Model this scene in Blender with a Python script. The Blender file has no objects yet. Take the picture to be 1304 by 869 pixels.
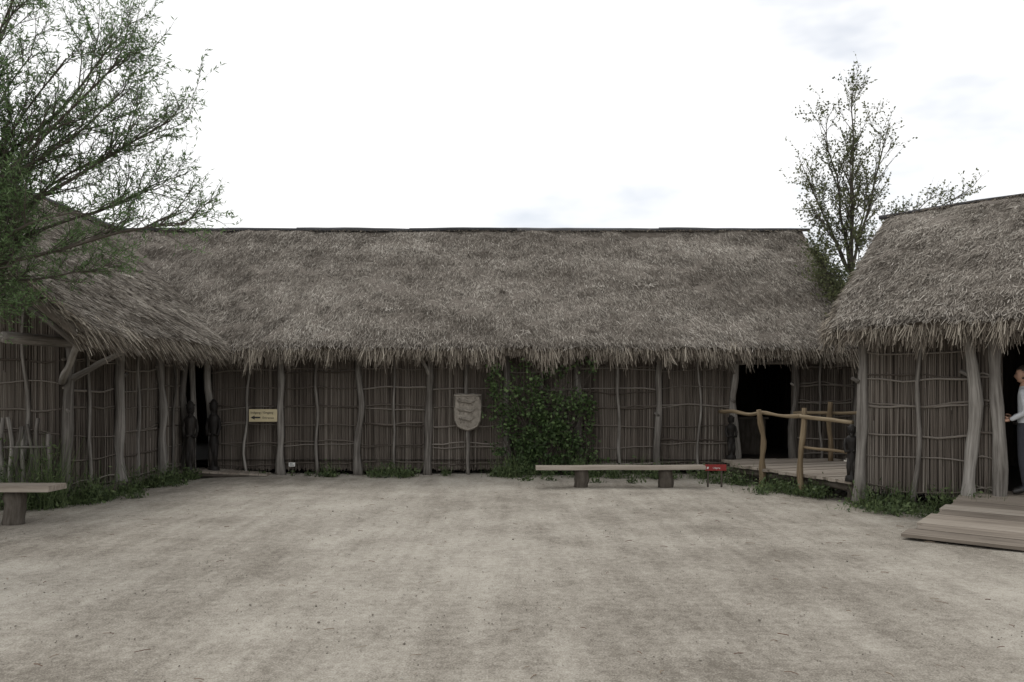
import bpy, math, random
import numpy as np
from mathutils import Vector, noise
random.seed(7); rng=np.random.default_rng(7)
S=bpy.context.scene
R=random.uniform

# ------------------------------------------------------------ materials
def newmat(name):
    m=bpy.data.materials.new(name); m.use_nodes=True
    nt=m.node_tree; nt.nodes.clear()
    return m,nt,nt.nodes,nt.links
def ramp(N,stops):
    r=N.new('ShaderNodeValToRGB'); e=r.color_ramp.elements
    e[0].position=stops[0][0]; e[0].color=(*stops[0][1],1)
    e[1].position=stops[-1][0]; e[1].color=(*stops[-1][1],1)
    for p,c in stops[1:-1]:
        x=e.new(p); x.color=(*c,1)
    return r
def mth(N,L,op,a,b):
    m=N.new('ShaderNodeMath'); m.operation=op
    for i,v in enumerate((a,b)):
        if isinstance(v,(int,float)): m.inputs[i].default_value=v
        else: L.new(v,m.inputs[i])
    return m.outputs[0]
def fibre(name,stops,scale=(40,40,2.5),bump=.5,rough=.9,wn=.5,patch=0.0,pscale=.8,rw=.6):
    """fibrous material: grain runs along the 'gc' coordinate, per-strand value 'rnd'"""
    m,nt,N,L=newmat(name)
    at=N.new('ShaderNodeAttribute'); at.attribute_name='gc'
    ar=N.new('ShaderNodeAttribute'); ar.attribute_name='rnd'
    mp=N.new('ShaderNodeMapping'); mp.inputs['Scale'].default_value=scale
    L.new(at.outputs['Vector'],mp.inputs['Vector'])
    n=N.new('ShaderNodeTexNoise'); n.inputs['Scale'].default_value=1; n.inputs['Detail'].default_value=4; n.inputs['Roughness'].default_value=.65
    L.new(mp.outputs[0],n.inputs['Vector'])
    v=mth(N,L,'ADD',mth(N,L,'MULTIPLY',mth(N,L,'SUBTRACT',n.outputs['Fac'],.5),wn*2),.5)
    v=mth(N,L,'ADD',v,mth(N,L,'MULTIPLY',mth(N,L,'SUBTRACT',ar.outputs['Fac'],.5),rw))
    if patch:
        tc=N.new('ShaderNodeTexCoord'); n2=N.new('ShaderNodeTexNoise'); n2.inputs['Scale'].default_value=pscale; n2.inputs['Detail'].default_value=3
        n2.inputs['Roughness'].default_value=.6
        L.new(tc.outputs['Object'],n2.inputs['Vector'])
        v=mth(N,L,'ADD',v,mth(N,L,'MULTIPLY',mth(N,L,'SUBTRACT',n2.outputs['Fac'],.5),patch*2))
    r=ramp(N,stops); L.new(v,r.inputs[0])
    b=N.new('ShaderNodeBsdfPrincipled'); b.inputs['Roughness'].default_value=rough
    b.inputs['Specular IOR Level'].default_value=.2
    L.new(r.outputs[0],b.inputs['Base Color'])
    bp=N.new('ShaderNodeBump'); bp.inputs['Strength'].default_value=bump; bp.inputs['Distance'].default_value=.01
    L.new(n.outputs['Fac'],bp.inputs['Height']); L.new(bp.outputs[0],b.inputs['Normal'])
    o=N.new('ShaderNodeOutputMaterial'); L.new(b.outputs[0],o.inputs[0])
    return m
def strandmat(name,stops):
    m,nt,N,L=newmat(name)
    ar=N.new('ShaderNodeAttribute'); ar.attribute_name='rnd'
    r=ramp(N,stops); L.new(ar.outputs['Fac'],r.inputs[0])
    b=N.new('ShaderNodeBsdfDiffuse'); b.inputs['Roughness'].default_value=.6
    L.new(r.outputs[0],b.inputs['Color'])
    o=N.new('ShaderNodeOutputMaterial'); L.new(b.outputs[0],o.inputs[0]); return m
TH=[(0,(.075,.064,.053)),(.3,(.195,.172,.146)),(.55,(.325,.294,.254)),(.8,(.455,.417,.365)),(1,(.62,.58,.52))]
M_thatchbed=fibre('thatch_bed',[(0,(.05,.042,.035)),(.4,(.15,.13,.11)),(1,(.30,.27,.235))],(30,30,3),.5,.95,.25,.22,.9,.75)
M_thatch=strandmat('thatch',TH)
M_fringe=strandmat('thatch_fringe',[(0,(.075,.06,.047)),(.35,(.22,.19,.155)),(.65,(.38,.335,.275)),(1,(.60,.55,.46))])
M_reed=strandmat('reed',[(0,(.06,.05,.042)),(.45,(.130,.111,.094)),(.75,(.195,.17,.146)),(1,(.29,.26,.225))])
M_withy=strandmat('withy',[(0,(.085,.071,.06)),(.5,(.16,.14,.12)),(1,(.245,.22,.193))])
M_backing=fibre('dark_gap_backing',[(0,(.03,.025,.021)),(.5,(.075,.063,.053)),(1,(.14,.118,.10))],(30,30,1),.8,.9,.7,.1,2,.4)  # dark tone for the gaps between reeds, on an added backing sheet
M_post=fibre('weathered_post',[(0,(.05,.043,.037)),(.4,(.13,.118,.105)),(.65,(.225,.208,.188)),(1,(.36,.34,.31))],(22,22,1.6),.8,.85,.8,.15,2,.5)
M_rail=fibre('rail_wood',[(0,(.09,.06,.035)),(.5,(.21,.16,.10)),(1,(.34,.28,.19))],(25,25,2),.6,.8,.7,.1,3,.4)
M_plank=fibre('plank',[(0,(.11,.092,.075)),(.45,(.25,.213,.175)),(1,(.41,.365,.31))],(16,30,1.2),.5,.8,.6,.1,2,.6)
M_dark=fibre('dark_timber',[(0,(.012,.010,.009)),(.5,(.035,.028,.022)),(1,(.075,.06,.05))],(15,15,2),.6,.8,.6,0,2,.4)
M_carve=fibre('carved_dark_wood',[(0,(.008,.007,.007)),(.5,(.022,.019,.017)),(1,(.06,.052,.045))],(20,20,5),.6,.55,.6,.1,4,.3)
M_ridge=fibre('ridge_pole',[(0,(.03,.03,.032)),(.5,(.07,.07,.075)),(1,(.16,.16,.165))],(20,20,1.5),.6,.8,.6,.1,2,.6)
M_bark=fibre('bark',[(0,(.03,.025,.02)),(.5,(.085,.073,.06)),(1,(.17,.15,.13))],(20,20,4),.8,.9,.6,0,3,.3)
M_stone=fibre('carved_stone_panel',[(0,(.13,.115,.095)),(.5,(.245,.22,.188)),(1,(.38,.345,.30))],(12,12,12),.8,.9,.7,.1,8,.4)
M_pebble=strandmat('pebble',[(0,(.14,.125,.105)),(.5,(.27,.245,.21)),(1,(.46,.43,.38))])

def leafmat(name,stops,tr=.3):
    m,nt,N,L=newmat(name)
    ar=N.new('ShaderNodeAttribute'); ar.attribute_name='rnd'
    r=ramp(N,stops); L.new(ar.outputs['Fac'],r.inputs[0])
    b=N.new('ShaderNodeBsdfPrincipled'); b.inputs['Roughness'].default_value=.55; b.inputs['Specular IOR Level'].default_value=.3
    t=N.new('ShaderNodeBsdfTranslucent'); mx=N.new('ShaderNodeMixShader'); mx.inputs[0].default_value=tr
    L.new(r.outputs[0],b.inputs['Base Color']); L.new(r.outputs[0],t.inputs['Color'])
    L.new(b.outputs[0],mx.inputs[1]); L.new(t.outputs[0],mx.inputs[2])
    o=N.new('ShaderNodeOutputMaterial'); L.new(mx.outputs[0],o.inputs[0]); return m
M_willow=leafmat('willow_leaf',[(0,(.05,.085,.03)),(.5,(.125,.20,.08)),(1,(.24,.33,.16))],.45)
M_birchleaf=leafmat('birch_leaf',[(0,(.05,.065,.03)),(.5,(.125,.145,.065)),(1,(.24,.25,.13))],.35)
M_ivy=leafmat('ivy_leaf',[(0,(.03,.05,.02)),(.5,(.08,.13,.047)),(1,(.18,.26,.10))],.35)
M_weed=leafmat('weed_leaf',[(0,(.03,.046,.02)),(.5,(.075,.11,.042)),(1,(.17,.215,.095))],.3)

def plain(name,col,rough=.7,nscale=30,var=.25,metal=0):
    m,nt,N,L=newmat(name)
    tc=N.new('ShaderNodeTexCoord'); n=N.new('ShaderNodeTexNoise'); n.inputs['Scale'].default_value=nscale; n.inputs['Detail'].default_value=4
    L.new(tc.outputs['Object'],n.inputs['Vector'])
    r=ramp(N,[(.3,tuple(c*(1-var) for c in col)),(.7,tuple(min(1,c*(1+var)) for c in col))]); L.new(n.outputs['Fac'],r.inputs[0])
    b=N.new('ShaderNodeBsdfPrincipled'); b.inputs['Roughness'].default_value=rough; L.new(r.outputs[0],b.inputs['Base Color'])
    o=N.new('ShaderNodeOutputMaterial'); L.new(b.outputs[0],o.inputs[0]); return m
M_yel=plain('sign_cream',(.56,.48,.30),.5,6,.1)
M_black=plain('sign_black',(.02,.02,.02),.5,20,.2)
M_red=plain('sign_red',(.24,.018,.016),.6,10,.1)
M_white=plain('sign_white',(.7,.7,.67),.5,10,.05)
M_skin=plain('skin',(.45,.27,.19),.5,20,.08)
M_hair=plain('hair',(.03,.022,.016),.6,60,.4)
M_shirt=plain('shirt_cloth',(.50,.52,.54),.9,12,.1)
M_trouser=plain('trouser_cloth',(.03,.032,.04),.9,30,.2)
M_shoe=plain('shoe',(.02,.018,.016),.5,30,.2)

# ------------------------------------------------------------ mesh builder (all quads)
class MB:
    def __init__(s): s.V=[];s.F=[];s.R=[];s.G=[];s.n=0
    def add(s,V,F,r,G):
        V=np.asarray(V,float); F=np.asarray(F,int)
        s.V.append(V); s.F.append(F+s.n); s.n+=len(V)
        s.R.append(np.full(len(V),r) if np.isscalar(r) else np.asarray(r)); s.G.append(np.asarray(G,float))
    def tube(s,pts,rad,n=6,r=None,cap=True,sq=1.0):
        P=np.array([tuple(p) for p in pts],float); k=len(P)
        rad=np.full(k,rad,float) if np.isscalar(rad) else np.array(rad,float)
        if cap:
            P=np.vstack([P[:1],P,P[-1:]]); rad=np.concatenate([[1e-4],rad,[1e-4]]); k+=2
        T=np.zeros_like(P); T[1:-1]=P[2:]-P[:-2]; T[0]=P[1]-P[0]; T[-1]=P[-1]-P[-2]
        if cap: T[0]=P[2]-P[1]; T[-1]=P[-2]-P[-3]; T[1]=T[0]; T[-2]=T[-1]
        T/=np.linalg.norm(T,axis=1)[:,None]+1e-9
        mt=P[-1]-P[0]; mt/=np.linalg.norm(mt)+1e-9
        ref=np.array([1.,0,0]) if abs(mt[2])>.75 else np.array([0,0,1.])
        U=np.cross(T,ref); U/=np.linalg.norm(U,axis=1)[:,None]+1e-9
        W=np.cross(T,U)
        a=np.arange(n)*2*math.pi/n
        ca,sa=np.cos(a),np.sin(a)
        V=P[:,None,:]+rad[:,None,None]*(ca[None,:,None]*U[:,None,:]+sq*sa[None,:,None]*W[:,None,:])
        ln=np.concatenate([[0],np.cumsum(np.linalg.norm(np.diff(P,axis=0),axis=1))])
        off=R(0,50)
        r0=max(rad)
        G=np.stack([np.tile(ca*r0,(k,1)),np.tile(sa*r0,(k,1)),np.tile((ln+off)[:,None],(1,n))],-1)
        i=np.arange(k-1)[:,None]*n; j=np.arange(n)[None,:]; j2=(j+1)%n
        F=np.stack([i+j,i+j2,i+n+j2,i+n+j],-1).reshape(-1,4)
        s.add(V.reshape(-1,3),F,R(0,1) if r is None else r,G.reshape(-1,3))
    def hexa(s,c,r=None,axis=None):
        V=np.array([tuple(p) for p in c],float)
        F=[(0,3,2,1),(4,5,6,7),(0,1,5,4),(1,2,6,5),(2,3,7,6),(3,0,4,7)]
        VV=[];FF=[]
        e=[np.linalg.norm(V[1]-V[0]),np.linalg.norm(V[3]-V[0]),np.linalg.norm(V[4]-V[0])]
        ax=np.argsort(e)
        D=[(V[1]-V[0])/(e[0]+1e-9),(V[3]-V[0])/(e[1]+1e-9),(V[4]-V[0])/(e[2]+1e-9)]
        for q in F:
            b=len(VV); VV+= [V[x] for x in q]; FF.append((b,b+1,b+2,b+3))
        VV=np.array(VV); rel=VV-V[0]; off=R(0,50)
        G=np.stack([rel@D[ax[0]]+off,rel@D[ax[1]],rel@D[ax[2]]+off],-1)
        s.add(VV,FF,R(0,1) if r is None else r,G)
    def beam(s,o,dx,dy,dz,r=None):
        o=np.array(o,float);dx=np.array(dx,float);dy=np.array(dy,float);dz=np.array(dz,float)
        s.hexa([o,o+dx,o+dx+dy,o+dy,o+dz,o+dx+dz,o+dx+dy+dz,o+dy+dz],r)
    def build(s,name,mat,parent=None,smooth=True):
        V=np.concatenate(s.V);F=np.concatenate(s.F);Rr=np.concatenate(s.R);G=np.concatenate(s.G)
        me=bpy.data.meshes.new(name)
        me.vertices.add(len(V)); me.vertices.foreach_set('co',V.astype(np.float32).ravel())
        me.loops.add(len(F)*4); me.loops.foreach_set('vertex_index',F.astype(np.int32).ravel())
        me.polygons.add(len(F)); me.polygons.foreach_set('loop_start',np.arange(0,len(F)*4,4,dtype=np.int32))
        me.update(calc_edges=True)
        a=me.attributes.new('rnd','FLOAT','POINT'); a.data.foreach_set('value',Rr.astype(np.float32))
        g=me.attributes.new('gc','FLOAT_VECTOR','POINT'); g.data.foreach_set('vector',G.astype(np.float32).ravel())
        me.polygons.foreach_set('use_smooth',np.full(len(F),smooth))
        me.materials.append(mat); me.validate()
        o=bpy.data.objects.new(name,me); S.collection.objects.link(o)
        if parent: o.parent=parent
        return o
def empty(name):
    e=bpy.data.objects.new(name,None); S.collection.objects.link(e); return e
def nrm(v): return v/(np.linalg.norm(v,axis=-1,keepdims=True)+1e-9)
def quads(mb,C,D,Nn,Ln,W,r,shape='leaf'):
    D=nrm(D); Sd=nrm(np.cross(D,Nn)); N=len(C)
    Ln=Ln[:,None];W=W[:,None]
    if shape=='leaf':
        V=np.stack([C,C+D*Ln*.45+Sd*W*.5,C+D*Ln,C+D*Ln*.45-Sd*W*.5],1)
    else:
        V=np.stack([C-Sd*W*.5,C+Sd*W*.5,C+D*Ln+Sd*W*.22,C+D*Ln-Sd*W*.22],1)
    F=np.arange(N*4).reshape(-1,4)
    off=rng.uniform(0,50,N)
    G=np.zeros((N,4,3)); G[:,:,2]=off[:,None]; G[:,2:,2]+=Ln; G[:,1,0]=.02;G[:,2,0]=.02; G[:,:,1]=off[:,None]
    mb.add(V.reshape(-1,3),F,np.repeat(r,4),G.reshape(-1,3))
def nz(x,y,z=0.): return noise.noise(Vector((x,y,z)))

def stick(mb,p0,p1,r0,r1=None,wob=.02,n=6,seg=6,gn=.12,sq=1,foot=0,fr=2.3):
    p0=np.array(p0,float);p1=np.array(p1,float); r1=r0 if r1 is None else r1
    sd=R(0,100); pts=[];rad=[]
    for i in range(seg+1):
        t=i/seg; p=p0+(p1-p0)*t
        p=p+np.array([nz(sd,t*fr),nz(sd+9,t*fr),nz(sd+17,t*fr)*.3])*wob*2
        pts.append(p); rad.append((r0+(r1-r0)*t)*(1+gn*2*nz(sd+31,t*6)+foot*max(0,1-t*7)))
    mb.tube(pts,rad,n,sq=sq)

# ------------------------------------------------------------ thatch roofs
def thatch(parent,e0,e1,r0,r1,dens=800,name='thatch',fringe=300,fl=.26,seed=0,bow=.0,verge=(0,0)):
    e0,e1,r0,r1=[np.array(v,float) for v in (e0,e1,r0,r1)]
    lu=np.linalg.norm(e1-e0); lt=np.linalg.norm(r0-e0)
    nu=max(8,int(lu/.12)); nt=int(lt/.12)
    Nn=nrm(np.cross(e1-e0,r0-e0)); 
    if Nn[2]<0: Nn=-Nn
    Hm=np.zeros((nu+1,nt+1))
    for i in range(nu+1):
        for j in range(nt+1):
            u=i/nu*lu;t=j/nt*lt
            Hm[i,j]=.10*nz(u*.45+seed,t*.5)+.06*nz(u*1.7+seed,t*1.5,3)+.045*nz(u*5+seed,t*3,7)+bow*math.sin(math.pi*j/nt)
            k=min(i,nu-i)/nu*lu
            if k<.3: Hm[i,j]-=.12*(1-k/.3)**2
            if j==0: Hm[i,j]-=.05
            if j==nt: Hm[i,j]=min(Hm[i,j],.02)*.3
    def P(s,t):
        return (e0+(e1-e0)*s[...,None])*(1-t[...,None])+(r0+(r1-r0)*s[...,None])*t[...,None]
    s,t=np.meshgrid(np.linspace(0,1,nu+1),np.linspace(0,1,nt+1),indexing='ij')
    T=P(s,t)+Nn*Hm[...,None]; B=P(s,t)-Nn*.24
    mb=MB(); 
    V=np.concatenate([T.reshape(-1,3),B.reshape(-1,3)]); K=(nu+1)*(nt+1)
    idx=np.arange(K).reshape(nu+1,nt+1)
    a=np.stack([idx[:-1,:-1],idx[1:,:-1],idx[1:,1:],idx[:-1,1:]],-1).reshape(-1,4)
    F=[a,a[:,::-1]+K]
    for line in (idx[:,0],idx[:,-1],idx[0,:],idx[-1,:]):
        F.append(np.stack([line[:-1],line[1:],line[1:]+K,line[:-1]+K],-1))
    G=np.concatenate([np.stack([s*lu,s*0,-t*lt],-1).reshape(-1,3)]*2)
    mb.add(V,np.concatenate(F),.3,G)
    mb.build(name+'_bed',M_thatchbed,parent)
    N=int(lu*lt*dens); mb=MB()
    ss=rng.uniform(0,1,N); tt=rng.uniform(0,1,N)
    fi=ss*nu; fj=tt*nt; i0=np.minimum(fi.astype(int),nu-1); j0=np.minimum(fj.astype(int),nt-1); a_=fi-i0;b_=fj-j0
    h=(Hm[i0,j0]*(1-a_)*(1-b_)+Hm[i0+1,j0]*a_*(1-b_)+Hm[i0,j0+1]*(1-a_)*b_+Hm[i0+1,j0+1]*a_*b_)
    C=P(ss,tt)+Nn*h[:,None]
    down=nrm(e0-r0)*(1-ss)[:,None]+nrm(e1-r1)*ss[:,None]
    lat=nrm(e1-e0)
    def fld(fu,ft,z):
        g=np.array([[nz(i/nu*lu*fu+seed,j/nt*lt*ft,z) for j in range(nt+1)] for i in range(nu+1)])
        return g[i0,j0]*(1-a_)*(1-b_)+g[i0+1,j0]*a_*(1-b_)+g[i0,j0+1]*(1-a_)*b_+g[i0+1,j0+1]*a_*b_
    c1=fld(.5,.8,11); c2=fld(2.2,1.6,15); c3=fld(.25,2.6,19)
    wild=(rng.random(N)<.12)
    D=down+lat*(rng.normal(0,.24,N)+wild*rng.normal(0,.9,N)+c2*.15)[:,None]+Nn*(rng.uniform(.03,.20,N)+wild*rng.uniform(0,.25,N))[:,None]
    rr=np.clip(rng.normal(.5,.21,N)+c1*.18+c2*.18+c3*.18+wild*.12-(rng.random(N)<.07)*.3,0,1)
    quads(mb,C,D,Nn+rng.normal(0,.4,(N,3)),rng.uniform(.05,.18,N),rng.uniform(.007,.015,N),rr,'blade')
    if dens>500:
        for _ in range(int(lu*lt*.4)):
            s0,t0=random.random(),R(.05,.97); n_=random.randint(10,34)
            q=P(np.full(n_,s0),np.full(n_,t0))+lat*rng.normal(0,R(.03,.2),n_)[:,None]+down[0]*rng.normal(0,.04,n_)[:,None]+Nn*.045
            dk=random.random()<.65
            quads(mb,q,down[:n_]+lat*rng.normal(0,.5,n_)[:,None]+Nn*rng.uniform(.1,.5,n_)[:,None],Nn+rng.normal(0,.4,(n_,3)),rng.uniform(.06,.16,n_),rng.uniform(.01,.02,n_),np.clip(rng.normal(.10 if dk else .85,.1,n_),0,1),'blade')
    mb.build(name+'_strands',M_thatch,parent)
    mb=MB(); N=int(lu*fringe)
    ss=rng.uniform(0,1,N); lay=rng.uniform(0,1,N)
    cl=np.array([nz(x*lu*1.6+seed,5)+.9*nz(x*lu*6+seed,8)+.5*nz(x*lu*15+seed,2) for x in ss])
    C=P(ss,np.full(N,0.0))+down[0]*(rng.uniform(-.28,.02,N))[:,None]-Nn*(lay*.24+.02)[:,None]
    D=nrm(e0-r0)*.85+np.array([0,0,-.35])+lat*(rng.normal(0,.2,N)+cl*.12)[:,None]+Nn*rng.normal(0,.09,N)[:,None]-np.array([0,0,.4])*lay[:,None]
    L_=np.maximum(.05,fl*rng.uniform(.4,1.2,N)*(1+cl*.8))
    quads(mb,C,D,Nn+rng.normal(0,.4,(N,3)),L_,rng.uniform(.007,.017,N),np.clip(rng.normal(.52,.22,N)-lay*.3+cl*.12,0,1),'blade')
    for k,on in enumerate(verge):
        if not on: continue
        N=int(lt*fringe*.8); t_=rng.uniform(0,1,N); s_=np.full(N,float(k)); out=lat*(1 if k else -1)
        C=P(s_,t_)-Nn*rng.uniform(.02,.24,N)[:,None]-out*rng.uniform(0,.15,N)[:,None]
        D=out*rng.uniform(.1,.5,N)[:,None]+nrm(e0-r0)*1.0+rng.normal(0,.15,(N,3))
        quads(mb,C,D,Nn+rng.normal(0,.5,(N,3)),rng.uniform(.10,.25,N),rng.uniform(.01,.02,N),np.clip(rng.normal(.45,.2,N),0,1),'blade')
    N=int(lu*120); s_=rng.uniform(0,1,N)
    C=P(s_,np.ones(N))+np.array([0,0,.02])
    quads(mb,C,down[0]*1.0+lat*rng.normal(0,.4,N)[:,None]+Nn*rng.uniform(.1,.5,N)[:,None],Nn+rng.normal(0,.5,(N,3)),rng.uniform(.08,.2,N),rng.uniform(.01,.02,N),np.clip(rng.normal(.35,.2,N),0,1),'blade')
    mb.build(name+'_eave_fringe',M_fringe,parent)

def ridge(parent,a,b,z=.03,r=.04):
    a=np.array(a,float);b=np.array(b,float); L_=np.linalg.norm(b-a); d=(b-a)/L_; mb=MB(); x=0
    sd=R(0,99)
    while x<L_:
        l=min(R(2.0,3.6),L_-x+.01)
        pts=[];k=9; oy=R(-.02,.02); oz=R(-.008,.018)
        for i in range(k):
            q=x-.15+(l+.3)*i/(k-1); p=a+d*q; p=p+np.array([0,oy,z+oz+.03*nz(q*.5+sd,1)+.015*nz(q*2,sd)]); pts.append(p)
        mb.tube(pts,np.linspace(r*R(1,1.2),r*R(.7,.9),k),7); x+=l
    mb.build('ridge_poles',M_ridge,parent)

# ------------------------------------------------------------ wattle walls
def wattle(parent,p0,p1,z0,z1,posts,thin=(),out=None,pr=.085,zb=0,name='wall',wall=True,levels=7,footz=None):
    p0=np.array([*p0,0.]);p1=np.array([*p1,0.]); L_=np.linalg.norm(p1-p0); d=(p1-p0)/L_
    o=np.array([*out,0.])
    if wall:
        mb=MB(); x=0
        while x<L_:
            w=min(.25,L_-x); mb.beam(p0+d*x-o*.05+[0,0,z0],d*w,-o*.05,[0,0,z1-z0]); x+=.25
        mb.build(name+'_backing',M_backing,parent,False)  # added sheet behind the reeds, stops light leaking through the gaps
        mb=MB(); x=0; sd=R(0,99)
        while x<L_:
            x+=R(.008,.0155); 
            if x>L_: break
            r=R(.006,.0115); q=R(-.012,.012); za=z0+R(-.05,.03)
            pts=[]
            for i in range(4):
                t=i/3; pts.append(p0+d*(x+q*math.sin(t*5+x)+R(-.006,.006)+.02*nz(x*1.2,t*2,sd))+o*(R(-.012,.02)-.02)+[0,0,za+(z1-za)*t])
            mb.tube(pts,r,4,r=min(1,max(0,.46+.2*random.gauss(0,1)+.3*nz(x*2.1,sd)+.18*nz(x*.6,sd+4))),cap=False)
        mb.build(name+'_reeds',M_reed,parent)
        mb=MB(); ed=sorted([0]+list(posts)+[L_])
        for a,b in zip(ed[:-1],ed[1:]):
            if b-a<.15: continue
            n=levels; pan=R(-.04,.04)
            for k in range(n):
                zc=z0+.10+(z1-z0-.16)*k/(n-1)+R(-.035,.035)
                for rep in range(2 if random.random()<.45 else 1):
                    sag=pan+R(-.04,.04); ph=R(0,6); sd2=R(0,99); tl=R(-.05,.05)
                    pts=[]
                    m=11
                    for i in range(m):
                        t=i/(m-1); x=a-.05+(b-a+.1)*t
                        x=min(max(x,0.0),L_)
                        pts.append(p0+d*x+o*(.012+.012*math.sin(t*17+ph))+[0,0,zc+rep*R(.025,.05)+sag*4*t*(1-t)+tl*(t-.5)+.04*nz(sd2,t*3.5)])
                    r=R(.010,.020)
                    mb.tube(pts,np.linspace(r,r*.65,m) if random.random()<.5 else np.linspace(r*.65,r,m),5)
        mb.build(name+'_withies',M_withy,parent)
    mb=MB()
    for x in posts:
        r=pr*R(.85,1.15)
        stick(mb,p0+d*x+o*.07+[0,0,zb-.05],p0+d*(x+R(-.05,.05))+o*.07+[0,0,z1+.08],r*1.1,r*.82,.048,10,16,.18,foot=.4,fr=2.8)
        if random.random()<.7:
            zk=R(.5,1.9); sg_=random.choice((-1,1))
            stick(mb,p0+d*x+o*.09+[0,0,zk],p0+d*(x+sg_*r*1.35)+o*.12+[0,0,zk+.06],r*.42,r*.3,.0,7,2)
    for x in thin:
        r=R(.024,.035)
        stick(mb,p0+d*x+o*.045+[0,0,zb],p0+d*(x+R(-.07,.07))+o*.045+[0,0,z1+.08],r,r*.8,.05,6,12,.12,fr=3)
    mb.build(name+'_posts',M_post,parent)

def gable(parent,a,b,zt,c,zr,off=.0,mat=M_dark):
    me=bpy.data.meshes.new('gable_infill')
    me.from_pydata([(*a,zt),(*b,zt),(*c,zr)],[],[(0,1,2)]); me.materials.append(mat)
    o=bpy.data.objects.new('gable_infill',me); S.collection.objects.link(o); o.parent=parent
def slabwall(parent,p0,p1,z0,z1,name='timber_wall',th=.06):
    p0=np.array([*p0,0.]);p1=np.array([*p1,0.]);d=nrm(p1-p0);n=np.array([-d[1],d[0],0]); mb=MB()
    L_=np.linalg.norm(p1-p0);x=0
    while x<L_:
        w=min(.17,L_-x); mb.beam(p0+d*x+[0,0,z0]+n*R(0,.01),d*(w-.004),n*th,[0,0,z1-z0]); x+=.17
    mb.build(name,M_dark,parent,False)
def floor(parent,pts,z):
    me=bpy.data.meshes.new('floor'); me.from_pydata([(*p,z) for p in pts],[],[tuple(range(len(pts)))]); me.materials.append(M_dark)
    o=bpy.data.objects.new('floor',me); S.collection.objects.link(o); o.parent=parent

# ============ MAIN LONGHOUSE
YW=16.2; XE=6.85
main=empty('thatched_longhouse')
EZ=2.47; RZ=5.28
thatch(main,(-9,15.5,EZ),(XE,15.5,EZ),(-9,18.8,RZ),(XE-.25,18.8,RZ),1600,'front_thatch',680,.27,3,verge=(0,1))
thatch(main,(-9,22.1,EZ),(XE,22.1,EZ),(-9,18.8,RZ),(XE-.25,18.8,RZ),120,'rear_thatch',60,.3,13,verge=(0,1))
ridge(main,(-9.0,18.76,RZ),(XE-.25,18.76,RZ),.01,.05)
X0=-5.88
def rel(l): return [x-X0 for x in l]
wattle(main,(X0,YW),(4.36,YW),.10,2.45,rel([-4.50,-3.0,-1.62,-.11,1.31,2.86,4.34]),rel([-5.2,-3.8,-2.3,-.85,.58,2.1,3.63]),(0,-1),.072,-.02,'front_wall')
wattle(main,(5.50,YW),(7.0,YW),.30,2.45,[0.02,1.25],[.5],(0,-1),.072,-.02,'front_wall_end')
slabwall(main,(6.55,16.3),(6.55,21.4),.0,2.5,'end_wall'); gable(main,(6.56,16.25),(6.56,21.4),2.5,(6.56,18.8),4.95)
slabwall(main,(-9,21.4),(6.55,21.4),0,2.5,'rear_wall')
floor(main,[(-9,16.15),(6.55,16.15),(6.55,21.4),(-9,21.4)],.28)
mb=MB(); stick(mb,(X0,16.2,2.42),(7.0,16.15,2.42),.07,.07,.02,7,20); 
stick(mb,(6.6,15.6,2.35),(6.6,18.8,5.0),.05); stick(mb,(6.6,22,2.35),(6.6,18.8,5.0),.05)
for x in (-1.62,1.31,4.34):
    stick(mb,(x,16.1,1.95),(x-.2,16.05,2.4),.045,.03,.02,6,4); 
stick(mb,(4.3,16.08,2.17),(5.65,16.08,2.2),.05,.045,.02,7,6)
mb.build('wall_plate',M_post,main)
mb=MB(); mb.beam((4.7,17.6,.28),(.7,0,0),(0,.4,0),(0,0,.75)); mb.beam((4.65,17.55,1.032),(.8,0,0),(0,.5,0),(0,0,.04))
stick(mb,(4.9,18.5,.28),(4.9,18.5,2.4),.08,.07,.02,8,6)
mb.build('counter',M_bark,main,False)

# ============ LEFT WING
left=empty('thatched_longhouse')
A=np.array([-6.53,12.0]); B=np.array([-6.28,15.75])
thatch(left,(-5.3,10.3,EZ),(-5.3,17.6,EZ),(-9,10.3,RZ),(-9,17.6,RZ),1800,'thatch',680,.27,23,verge=(1,0))
thatch(left,(-12.7,10.3,EZ),(-12.7,22,EZ),(-9,10.3,RZ),(-9,22,RZ),60,'rear_thatch',60,.3,33,verge=(1,0))
thatch(left,(-5.3,17.6,EZ),(-5.3,22,EZ),(-9,17.6,RZ),(-9,22,RZ),60,'hidden_thatch',10,.3,43)
ridge(left,(-8.97,10.2,RZ),(-8.97,18.9,RZ))
dl=(B-A)/np.linalg.norm(B-A); ol=(dl[1],-dl[0]); LL=np.linalg.norm(B-A)
wattle(left,A,B,.14,2.45,[.03,1.45,2.75,LL-.03],[.55,2.1,3.3],ol,.082,-.02,'side_wall')
wattle(left,(-12,12.02),(-6.56,12.02),.14,3.2,[1.4,2.8,4.2],[3.5,4.9],(0,-1),.08,-.02,'end_wall',levels=9)
gable(left,(-12,12.1),(-6.5,12.1),3.0,(-9,12.1),5.0)
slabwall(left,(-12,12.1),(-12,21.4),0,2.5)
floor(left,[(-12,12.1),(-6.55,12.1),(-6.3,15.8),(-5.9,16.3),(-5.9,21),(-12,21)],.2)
mb=MB()
stick(mb,(A[0]+.05,10.5,2.30),(B[0]+.02,16,2.40),.075,.07,.03,8,14)
for y in (10.55,11.6,12.05): stick(mb,(-5.45,y,2.16),(-9,y,4.95),.05,.045,.03,7,8)
stick(mb,(-6.5,12,1.75),(-5.75,10.9,2.25),.05,.045,.03,7,5)
stick(mb,(-6.5,12.05,1.75),(-5.65,12.0,2.2),.05,.04,.02,7,5)
mb.build('eave_poles',M_post,left)
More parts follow.
